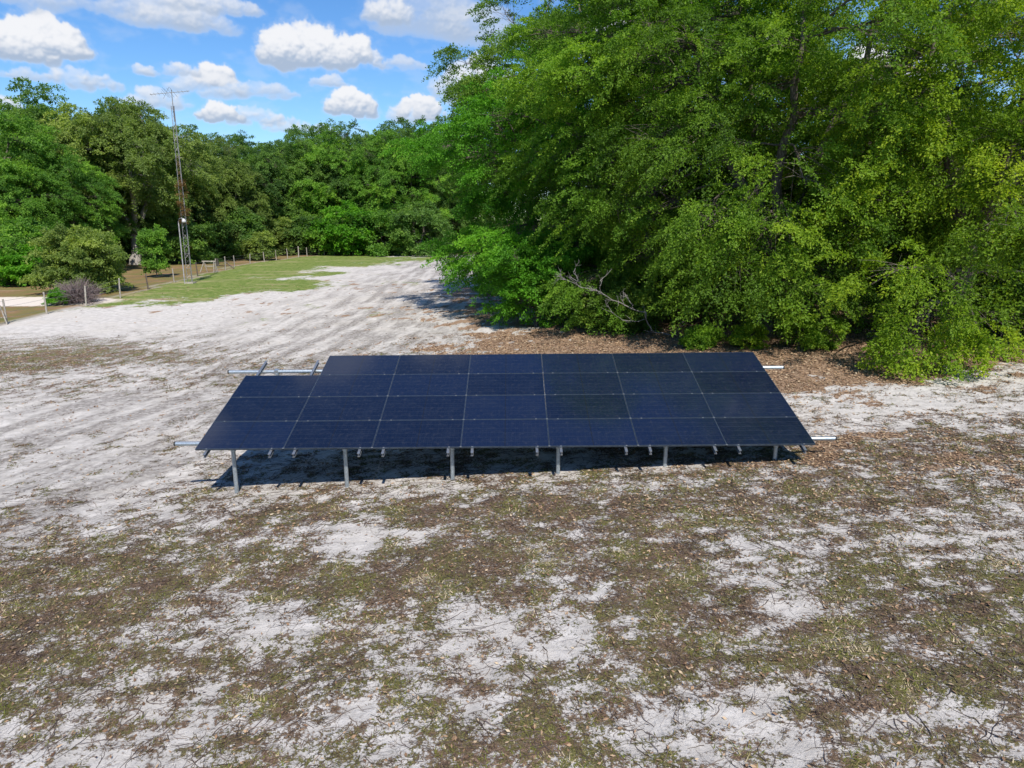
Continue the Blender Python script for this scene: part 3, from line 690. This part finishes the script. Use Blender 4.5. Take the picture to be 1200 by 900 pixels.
near_tree(104, 10.6, 30.3, 17.5, 6.6, L_mid, 'large tree with drooping sprays directly behind the right half of the solar panels', nb=110, low=.8, droop=.25, sag=.6, leaf=.10,
          extra=[(-2.6, -4.4, 2.6, 1.5), (-.6, -4.6, 2.2, 1.4), (-1.6, -5.0, 4.2, 1.6)])
near_tree(105, 17.2, 27.6, 17, 7.0, L_yel, 'yellow green tree on the right whose lowest sprays touch the leaf litter', nb=125, low=.9, droop=.3, sag=.6, leaf=.10,
          extra=[(-4.6, -6.0, 1.3, 1.2), (-4.9, -6.3, .8, .8), (-3.8, -5.6, 2.4, 1.4), (-5.4, -5.4, 2.9, 1.3), (-3.2, -6.1, 1.0, .8), (-2.4, -6.2, 4.2, 1.6)])
near_tree(106, 25.5, 34, 17, 7.4, L_yel, 'pale green tree cut off by the right edge of the picture', nb=95, low=1.2, droop=.25, lpt=10, leaf=.13)
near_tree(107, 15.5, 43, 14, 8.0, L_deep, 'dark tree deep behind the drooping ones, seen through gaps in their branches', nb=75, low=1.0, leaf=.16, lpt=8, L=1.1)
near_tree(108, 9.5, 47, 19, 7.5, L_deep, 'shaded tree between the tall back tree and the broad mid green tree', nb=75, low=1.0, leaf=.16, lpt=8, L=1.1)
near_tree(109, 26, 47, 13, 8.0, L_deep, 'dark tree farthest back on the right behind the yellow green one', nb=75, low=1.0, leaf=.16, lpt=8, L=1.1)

# bushes in front of the trees
def bush(seed, x, y, w_, h_, mat, label, cat='bush', name='leafy_bush', nb=26, leaf=.10, **kw):
    a = dict(L=.45, sprays=13, twigs=8, lpt=11, droop=.0, sag=.35); a.update(kw)
    r_ = max(.28, w_ * .18)
    ms = tree_meshes('bush', seed, h_ * .7, (0, 0, h_ * .52), (w_ / 2 * .85, w_ / 2 * .8, h_ * .45), nb, (r_ * .5, r_ * 1.25), trunk_r=.05 + .01 * w_, forks=5, spread=.3, zcut=.10, inner=.15, leaf=leaf, thin=.6, **a)
    return place_tree(name, ms, x, y, label, cat, mat)
p = gp(612, 384); bush(201, p[0] + .7, p[1] + .2, 4.9, 4.7, L_bright, 'bright green round bush at the left foot of the tree mass', nb=40, leaf=.12, L=.6)
p = gp(560, 345); bush(202, p[0] + 1.5, p[1], 3.4, 3.6, L_bright, 'smaller bright bush where the sandy track passes the tree mass', nb=30, leaf=.13, L=.6)
p = gp(812, 405); bush(203, p[0] + .2, p[1] - .3, 1.3, .6, L_green, 'low green sprouts behind the array below the dead branch', 'shrub', 'small_shrub', nb=9, leaf=.08, L=.3)
p = gp(868, 405); bush(204, p[0] + .2, p[1] - .5, 1.3, .7, L_yel, 'low pale sprouts beside the top right corner of the solar panels', 'shrub', 'small_shrub', nb=8, leaf=.08, L=.3)
p = gp(940, 412); bush(205, p[0] + .3, p[1] + .5, 1.8, 1.1, L_mid, 'small shaded shrub on the brown litter under the trees', 'shrub', 'small_shrub', nb=9, leaf=.09, L=.35)
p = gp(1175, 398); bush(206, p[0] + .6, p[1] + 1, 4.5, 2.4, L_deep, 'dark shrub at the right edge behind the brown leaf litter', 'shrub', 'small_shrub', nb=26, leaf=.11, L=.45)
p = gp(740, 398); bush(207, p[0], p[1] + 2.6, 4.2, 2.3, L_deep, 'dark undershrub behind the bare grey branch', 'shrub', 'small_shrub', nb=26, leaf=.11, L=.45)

# dead grey branch
br_root = gp(806, 396); br_root[1] += .5
def at_depth(px, py, y):
    d = ray(px, py); t = y / d[1]; return np.array([d[0] * t, y, CAM_H + d[2] * t])
o = empty('dead_branch', br_root, 'bare grey dead branch arching out of the foliage behind the array', 'dead branch')
y0 = br_root[1]; mb = MB(); r = np.random.default_rng(5)
def limb(pts, r0, r1, sub=0, y_=0):
    P_ = np.array([at_depth(px, py, y0 + dy) for px, py, dy in pts]); t = np.linspace(0, len(P_) - 1, 14)
    C = np.stack([np.interp(t, np.arange(len(P_)), P_[:, i]) for i in range(3)], 1); C[1:-1] += r.normal(0, .03, (12, 3))
    mb.tube(C, np.linspace(r0, r1, 14) * .5, 7)
    for _ in range(sub):
        i = r.integers(3, 13); dd = unit(unit(C[i] - C[i - 1]) + r.normal(0, .4, 3)); l = r.uniform(.25, .65)
        q = np.array([C[i] + dd * l * s + np.array([0, 0, .15 * l * s * s]) + r.normal(0, .02, 3) for s in np.linspace(0, 1, 5)])
        mb.tube(q, np.linspace(.014, .004, 5), 4)
        for _ in range(2):
            d2 = unit(dd + r.normal(0, .6, 3)); mb.tube([q[2], q[2] + d2 * .15, q[2] + d2 * .33 + r.normal(0, .03, 3)], [.008, .005, .003], 3)
limb([(806, 397, 0), (790, 393, -.3), (765, 388, -.6), (758, 376, -.8), (757, 366, -1)], .06, .045, 4)
limb([(757, 366, -1), (742, 362, -1.2), (728, 356, -1.5), (715, 349, -1.7), (700, 343, -1.9), (680, 336, -2.1), (662, 327, -2.2), (650, 321, -2.3)], .05, .010, 13)
limb([(755, 374, -.9), (742, 377, -1.3), (728, 375, -1.5), (714, 366, -1.7), (704, 360, -1.9)], .028, .008, 3)
limb([(742, 362, -1.2), (738, 352, -1), (725, 344, -.9), (733, 338, -.9)], .022, .006, 3)
limb([(703, 344, -1.9), (704, 334, -1.8), (705, 325, -1.7)], .018, .006, 2)
limb([(680, 336, -2.1), (678, 328, -2.0), (672, 318, -1.9)], .014, .005, 3)
limb([(790, 393, -.3), (798, 380, -.2), (812, 370, 0)], .025, .006, 3)
mb.build('branch_wood', M_twig, o, br_root, smooth=True)

# ------------------------------------------------------------------ far trees
kinds = []
fk = dict(sprays=20, twigs=10, lpt=10, L=1.1, leaf=.215, aspect=.6, trunk_r=.45)
kinds.append(tree_meshes('far_a', 301, 17, (0, 0, 9.4), (7.2, 7.2, 8.2), 70, (1.2, 2.5), zcut=2.4, **fk))
kinds.append(tree_meshes('far_b', 302, 17, (0, 0, 9.0), (6.2, 6.2, 8.4), 65, (1.3, 2.3), zcut=1.0, **fk))
kinds.append(tree_meshes('far_c', 303, 17, (0, 0, 10.0), (8.6, 8.6, 7.4), 84, (1.2, 2.6), zcut=3.4, **fk))
kinds.append(tree_meshes('far_d', 304, 17, (0, 0, 9.6), (6.6, 6.6, 7.8), 42, (1.1, 2.0), zcut=2.5, **fk))
kinds.append(tree_meshes('far_small', 305, 6, (0, 0, 3.3), (2.7, 2.7, 2.9), 30, (.7, 1.1), zcut=.4, sprays=12, twigs=6, lpt=8, L=.8, leaf=.26, aspect=.6, trunk_r=.16))
r = np.random.default_rng(77)
def far_tree(px, dist, h_, kind, mat, label, group='trees of the far wood', wide=1.0, name='oak_tree'):
    if px > 230 and dist > 86: dist += 13; h_ *= 1.05
    x = (px - 600) / F * (dist * math.cos(PITCH) + 0)  # depth along the view axis, horizontal part
    s = h_ / (17.6 if kind < 4 else 6.2)
    return place_tree(name, kinds[kind], x, dist, label, 'tree', mat, rot=r.uniform(0, 6.28), scale=(s * wide, s * wide, s), group=group)
far_tree(-35, 72, 17.5, 0, L_far2, 'green tree cut off by the left edge of the picture')
far_tree(10, 70, 12.0, 1, L_far2, 'bright green tree at the far left behind the sandy drive')
far_tree(70, 75, 12.2, 0, L_far2, 'bright green spreading tree above the olive bush')
far_tree(38, 90, 21.0, 3, L_far, 'tallest thin topped tree of the left skyline')
far_tree(112, 92, 19.2, 2, L_far, 'dark tree rising behind and left of the big oak')
far_tree(205, 102, 16.2, 2, L_olive, 'greyish green tree whose crown stands behind the antenna tower')
far_tree(255, 90, 14.6, 1, L_olive, 'olive green tree just right of the antenna tower')
far_tree(238, 108, 18.6, 3, L_far, 'loose topped tree showing above the olive green one')
far_tree(296, 101, 15.6, 1, L_far, 'narrow dark green tree behind the small palm')
far_tree(318, 116, 18.4, 2, L_far, 'dark tree topping the wood right of the antenna tower')
far_tree(345, 104, 16.8, 1, L_far, 'dark green tree behind the middle of the far fence')
far_tree(388, 107, 17.4, 0, L_far2, 'green tree behind the small gate of the far fence')
far_tree(365, 124, 20.4, 3, L_far, 'airy crown poking above the skyline left of the wood centre')
far_tree(428, 108, 18.2, 1, L_far, 'dark green tree right of the small gate')
far_tree(418, 126, 21.0, 2, L_far, 'rounded dark crown on the skyline above the small gate')
far_tree(466, 104, 17.0, 0, L_far2, 'mid green tree at the end of the lawn')
far_tree(478, 124, 21.2, 0, L_far, 'dark round top behind the tree at the end of the lawn')
far_tree(505, 108, 18.8, 1, L_far, 'tree closing the far wood beside the sandy track')
far_tree(540, 112, 20.0, 0, L_far, 'tree half hidden by the left edge of the near tree mass')
far_tree(-90, 84, 19, 2, L_far, 'tree standing outside the left edge of the picture')
# big oak with a visible trunk
ms = tree_meshes('big_oak', 310, 17.5, (0, 0, 11.4), (8.6, 8.2, 6.6), 90, (1.3, 2.4), zcut=7.2, sprays=20, twigs=8, lpt=11, L=1.1, leaf=.24, trunk_r=.62, forks=4, spread=.26, sag=.6, droop=.3)
p = gp(158, 310); oak_ = place_tree('oak_tree', ms, p[0], p[1], 'large old oak with a thick pale trunk left of the antenna tower', 'tree', L_olive, rot=.4); ms[1].materials[0] = M_palebark
for px, d_, h_, mt, lb in ((383, 99, 6.0, L_far2, 'small light green tree at the wood edge left of the gate'), (412, 98, 7.2, L_bright, 'rounded light green young tree right of the gate'),
                           (352, 100, 6.5, L_far, 'small dark tree at the wood edge behind the far fence'), (452, 97, 6.8, L_far2, 'young green tree at the right end of the lawn'),
                           (490, 96, 7.0, L_far, 'low tree in the shade at the end of the sandy track'), (322, 98, 5.6, L_olive, 'small olive tree behind the fence right of the little palm'),
                           (8, 62, 5.2, L_far2, 'low green tree on the left edge beside the sandy drive'), (214, 90, 5.5, L_far, 'low dark tree in the shade just behind the tower'),
                           (272, 88, 6.2, L_far, 'low dark tree in the shade behind the wooden frame')):
    far_tree(px, d_, h_, 4, mt, lb, 'young trees along the edge of the wood', wide=1.15)
# shaded undergrowth filling the wood
def mass(name, seed, xr, yr, n, hmin, hmax, label, mat):
    r = np.random.default_rng(seed)
    bc = np.stack([r.uniform(*xr, n), r.uniform(*yr, n), r.uniform(0, 1, n) ** 1.1 * r.uniform(hmin, hmax, n)], 1)
    bc[:, 2] += gz(bc[:, 0], bc[:, 1]) + .6
    V, T, *_ = foliage(r, bc, r.uniform(1.0, 2.0, n), unit(np.stack([r.normal(0, .3, n), -np.ones(n), np.zeros(n)], 1)), 12, 6, 7, 1.1, .5, .36, zmin=-1)
    me = raw_mesh(name, V, np.arange(len(V)).reshape(-1, 4), attrs={'tint': T})
    tag(link(name, me, mat), label, 'undergrowth', kind='stuff')
mass('undergrowth', 401, (-95, 12), (126, 142), 330, 3, 9, 'dense shaded undergrowth filling the far wood between its trunks', L_far)
mass('undergrowth', 402, (-75, -48), (74, 110), 130, 2, 7, 'dark undergrowth behind the trees on the far left', L_far)
mass('undergrowth', 403, (5, 52), (50, 62), 260, 2, 7, 'dark thicket deep behind the near tree mass', L_far)

# ------------------------------------------------------------------ things in the yard
p = gp(80, 346); bush(220, p[0] - .1, p[1] + 2.0, 5.4, 4.6, L_olive, 'wide olive green bush on the left behind the wire fence', nb=60, leaf=.19, L=.7)
p = gp(22, 338); bush(221, p[0] - 1.5, p[1] + 3.5, 5.5, 2.6, L_bright, 'low green bush left of the olive one beside the sandy drive', nb=30, leaf=.2, L=.7)
p = gp(184, 325); ms = tree_meshes('sapling', 222, 3.4, (0, 0, 2.7), (.85, .85, 2.1), 24, (.3, .5), zcut=.9, sprays=12, twigs=6, lpt=8, L=.4, leaf=.17, trunk_r=.05, forks=3, spread=.12, thin=.5)
place_tree('young_tree', ms, p[0], p[1], 'young green tree standing alone on the grass left of the tower', 'tree', L_far2)
p = gp(302, 306); bush(223, p[0], p[1] + 2, 3.2, 3.4, L_olive, 'rounded olive shrub right of the little palm at the fence', 'shrub', 'leafy_shrub', nb=24, leaf=.26, L=.6)
p = gp(66, 357); bush(224, p[0] + .2, p[1], 1.0, .8, L_bright, 'tiny green shrub between the sandy drive and the bare twig heap', 'shrub', 'small_shrub', nb=7, leaf=.11, L=.3)
# bare grey twig bush
p = gp(91, 355); o = empty('bare_bush', p, 'round leafless grey twig bush in front of the olive bush', 'bare bush')
r = np.random.default_rng(9); N = 520; th = r.uniform(0, 2 * np.pi, N); ph = np.arccos(r.uniform(.0, 1, N)); L_ = r.uniform(1.1, 2.0, N)
dirs = np.stack([np.sin(ph) * np.cos(th), np.sin(ph) * np.sin(th), np.cos(ph) * 1.0], 1); t = np.linspace(0, 1, 6)[None, :, None]
C = dirs[:, None] * L_[:, None, None] * t * np.array([1, 1, .95]) + np.array([0, 0, .12]) * 4 * t * (1 - t) + np.cumsum(r.normal(0, .035, (N, 6, 3)), 1); C[:, :, 2] = np.maximum(C[:, :, 2], .02)
V1, F1 = tubes(C, np.linspace(.018, .006, 6)[None] * np.ones((N, 1)), 3)
a = C[r.integers(0, N, 1500), r.integers(2, 5, 1500)]; d_ = unit(unit(a) + .8 * r.normal(size=(1500, 3))); C2 = a[:, None] + d_[:, None] * np.linspace(0, .5, 4)[None, :, None] + r.normal(0, .02, (1500, 4, 3))
C2[:, :, 2] = np.maximum(C2[:, :, 2], .02)
V2, F2 = tubes(C2, np.linspace(.008, .004, 4)[None] * np.ones((1500, 1)), 3)
link('twigs', raw_mesh('bare_twigs', np.concatenate([V1, V2]), np.concatenate([F1, F2 + len(V1)])), M_bare, o)
# little palm
p = gp(249, 313); p[1] += 1.5; o = empty('small_palm', p, 'little dark palm with arching fronds behind the wooden frame', 'palm')
mb = MB(); mb.tube([(0, 0, -.1), (0, 0, .5), (.03, 0, .9)], [.2, .17, .13], 8); mb.build('trunk', M_bark, o)
mb = MB(); r = np.random.default_rng(12)
for i in range(26):
    a = i * 2.4; e = r.uniform(.2, 1.3); l = r.uniform(1.2, 1.7)
    P_ = np.array([[math.cos(a) * l * s * math.cos(e * (1 - .5 * s)), math.sin(a) * l * s * math.cos(e * (1 - .5 * s)), .9 + l * s * math.sin(e) - .5 * l * s * s] for s in np.linspace(0, 1, 8)])
    side = np.array([-math.sin(a), math.cos(a), 0])
    for j in range(1, 8):
        for sg in (-1, 1):
            wd = .32 * math.sin(math.pi * (j / 8.5)); q = P_[j]; fw = unit(P_[j] - P_[j - 1])
            mb.add([q, q + fw * .05, q + side * sg * wd + fw * .18 + np.array([0, 0, .03])], [[0, 1, 2]])
            mb.add([(q + P_[j - 1]) / 2, (q + P_[j - 1]) / 2 + fw * .05, (q + P_[j - 1]) / 2 + side * sg * wd + fw * .18], [[0, 1, 2]])
mb.build('fronds', L_deep, o)
# fence
fpts = [gp(*p) for p in fence_px]
fo = empty('wire_fence', fpts[6], 'thin wire fence on weathered wooden posts running from the left edge to the far wood', 'fence')
fb = np.array(fpts[6]); r = np.random.default_rng(15); tops = []
for i, q in enumerate(fpts):
    hh = r.uniform(1.2, 1.45); ln = r.normal(0, .05, 2); rad = .055 if i not in (15, 18) else .08
    if i in (15, 18): hh = 1.55
    mb = MB(); top = q + np.array([ln[0], ln[1], hh])
    mb.tube([q - np.array([0, 0, .2]), (q + top) / 2 + r.normal(0, .01, 3), top], [rad * 1.1, rad, rad * .9], 7)
    mb.build('fence_post', M_postd if i in (5, 7) else M_post, fo, fb); tops.append((q, top))
for lv in (.22, .45, .68, .92):
    P_ = []
    for i, (q, t_) in enumerate(tops):
        P_.append(q + (t_ - q) * lv)
        if i < len(tops) - 1:
            q2, t2 = tops[i + 1]; P_.append((q + (t_ - q) * lv + q2 + (t2 - q2) * lv) / 2 - np.array([0, 0, .02]))
    mb = MB(); mb.tube(P_, .007, 4); mb.build('wire', M_wire, fo, fb)
# leaning stakes on the far left
p = gp(3, 380); o = empty('leaning_stakes', p, 'pair of pale stakes leaning together at the left edge of the fence', 'stakes')
mb = MB(); mb.tube([(-.25, 0, -.1), (-.05, .1, 1.05)], .035, 7); mb.build('stake', M_post, o)
mb = MB(); mb.tube([(.35, -.1, -.1), (.02, .02, .95)], .035, 7); mb.build('stake', M_post, o)
mb = MB(); mb.tube([(-.2, .1, .35), (.28, .0, .4)], .022, 6); mb.build('crossbar', M_post, o)
# wooden frame
p = gp(246, 319); o = empty('wooden_frame', p, 'weathered wooden trestle frame standing at the fence right of the tower', 'wooden frame')
mb = MB(); mb.box((0, 0, 1.12), (.72, .05, .06)); mb.build('top_rail', M_post, o)
for nm, P_ in (('leg', [(-.95, -.2, -.05), (-.52, 0, 1.07)]), ('leg', [(-.4, .3, -.05), (-.5, .05, 1.07)]), ('leg', [(.45, -.1, -.05), (.5, 0, 1.07)]), ('leg', [(.75, .3, -.05), (.55, .05, 1.07)])):
    mb = MB(); mb.tube(P_, .05, 6); mb.build(nm, M_post, o)
mb = MB(); mb.box((0, .14, .62), (.55, .04, .05)); mb.build('brace', M_post, o)
p = gp(270, 315); o = empty('fallen_post', p, 'dark broken post leaning over beside the fence', 'post')
mb = MB(); mb.tube([(-.5, 0, .75), (.1, -.05, .3), (.45, -.1, .03)], [.06, .07, .07], 7); mb.build('broken_post', M_postd, o)
# gate in the far fence
pa, pb = gp(380, 299.3), gp(398, 298.8); o = empty('field_gate', pa, 'low wooden gate with a single top rail in the far fence', 'gate')
v = pb - pa
for f_ in (0, .5, 1):
    q = v * f_; mb = MB(); mb.tube([q - np.array([0, 0, .1]), q + np.array([0, 0, 1.5])], .07, 7); mb.build('gate_post', M_post, o)
for hz in (1.25, .6):
    mb = MB(); mb.tube([v * .02 + np.array([0, -.08, hz]), v * .98 + np.array([0, -.08, hz])], .045, 6); mb.build('gate_rail', M_post, o)

# ------------------------------------------------------------------ antenna tower
tb = gp(223.5, 332); TH = 14.4
o = empty('antenna_tower', tb, 'tall thin lattice tower with a TV antenna on its top', 'antenna tower')
def tw(z): return .26 - .12 * z / TH
legs = []
for i in range(3):
    a = math.pi / 2 + i * 2 * math.pi / 3; zz = np.linspace(-.1, TH, 8)
    P_ = np.array([[tw(z) * math.cos(a), tw(z) * math.sin(a), z] for z in zz]); legs.append(a)
    mb = MB(); mb.tube(P_, .024, 6); mb.build('tower_leg', M_tower, o)
for lo, hi, mt in ((0, 6.0, M_tower), (6.0, 10.4, M_rust), (10.4, TH, M_tower)):
    mb = MB(); z = lo; step = .42; k = 0
    while z < hi:
        for i in range(3):
            a, b_ = legs[i], legs[(i + 1) % 3]
            if k % 2: a, b_ = b_, a
            z2 = min(z + step, TH)
            mb.tube([(tw(z) * math.cos(a), tw(z) * math.sin(a), z), (tw(z2) * math.cos(b_), tw(z2) * math.sin(b_), z2)], .009, 4, cap=False)
            if k % 3 == 0: mb.tube([(tw(z) * math.cos(legs[i]), tw(z) * math.sin(legs[i]), z), (tw(z) * math.cos(legs[(i + 1) % 3]), tw(z) * math.sin(legs[(i + 1) % 3]), z)], .012, 4, cap=False)
        z += step; k += 1
    mb.build('lattice', mt, o)
mb = MB(); mb.tube([(0, 0, TH - 1.2), (0, 0, TH + 1.25)], .035, 8); mast = mb.build('mast', M_tower, o)
mb = MB(); mb.box((0, 0, .04), (.35, .35, .06)); mb.build('footing', M_post, o)
ant = MB(); zt = TH + 1.0; b0, b1 = np.array([-1.65, -.3, zt - .16]), np.array([1.35, .25, zt + .20])
ant.tube([b0, b1], .022, 6); an = ant.build('antenna_boom', M_tower, o)
mb = MB(); bd = unit(b1 - b0); sd = unit(np.cross(bd, [0, 0, 1.]))
for f_, l in ((.03, .25), (.12, .28), (.22, .32), (.32, .45), (.38, .95), (.45, 1.0), (.52, 1.05), (.6, 1.1), (.72, .3), (.82, .28), (.95, .25)):
    c = b0 + (b1 - b0) * f_; tilt = np.array([0, 0, .35 * l])
    mb.tube([c - sd * l - tilt * .5, c + sd * l + tilt * .5], .012, 4)
mb.tube([b0 + (b1 - b0) * .33 + np.array([0, 0, .45]), b0 + (b1 - b0) * .50 - np.array([0, 0, .4])], .012, 4); mb.tube([b0 + (b1 - b0) * .33 - np.array([0, 0, .4]), b0 + (b1 - b0) * .50 + np.array([0, 0, .45])], .012, 4)
mb.build('antenna_elements', M_tower, an)
# lamp on its own pole beside the tower
lb = tb + np.array([-.38, -.30, 0]); o = empty('yard_light', lb, 'pale gooseneck yard light on a thin pole beside the tower foot', 'yard light')
LH = 5.0; mb = MB(); mb.tube([(.0, 0, -.1), (0, 0, LH)], .05, 8); mb.build('pole', M_tower, o, smooth=True)
mb = MB(); mb.tube([(0, 0, LH - .05), (0, 0, LH + .22), (.10, -.04, LH + .42), (.32, -.1, LH + .48), (.5, -.16, LH + .40)], .038, 8); mb.build('curved_arm', M_tower, o, smooth=True)
mb = MB(); mb.tube([(.5, -.16, LH + .44), (.52, -.17, LH + .36), (.55, -.18, LH + .24), (.57, -.19, LH + .12)], [.06, .13, .17, .19], 12); mb.build('lamp_head', M_lamp, o, smooth=True)
# dead vine on the tower
r = np.random.default_rng(31); n = 34
bc = np.stack([r.normal(0, .12, n), r.normal(0, .12, n), r.uniform(5.0, 8.6, n)], 1); V, T, *_ = foliage(r, bc, np.full(n, .18), unit(bc * [1, 1, 0]), 5, 4, 5, .18, .4, .08)
V += tb; me = raw_mesh('climbing_vine', V - tb, np.arange(len(V)).reshape(-1, 4), attrs={'tint': T})
vo = link('climbing_vine', me, L_vine, None, tb); tag(vo, 'rust brown dead vine wrapped round the middle of the tower', 'vine')
print('objects', len(bpy.data.objects), 'polys', sum(len(m.polygons) for m in bpy.data.meshes))
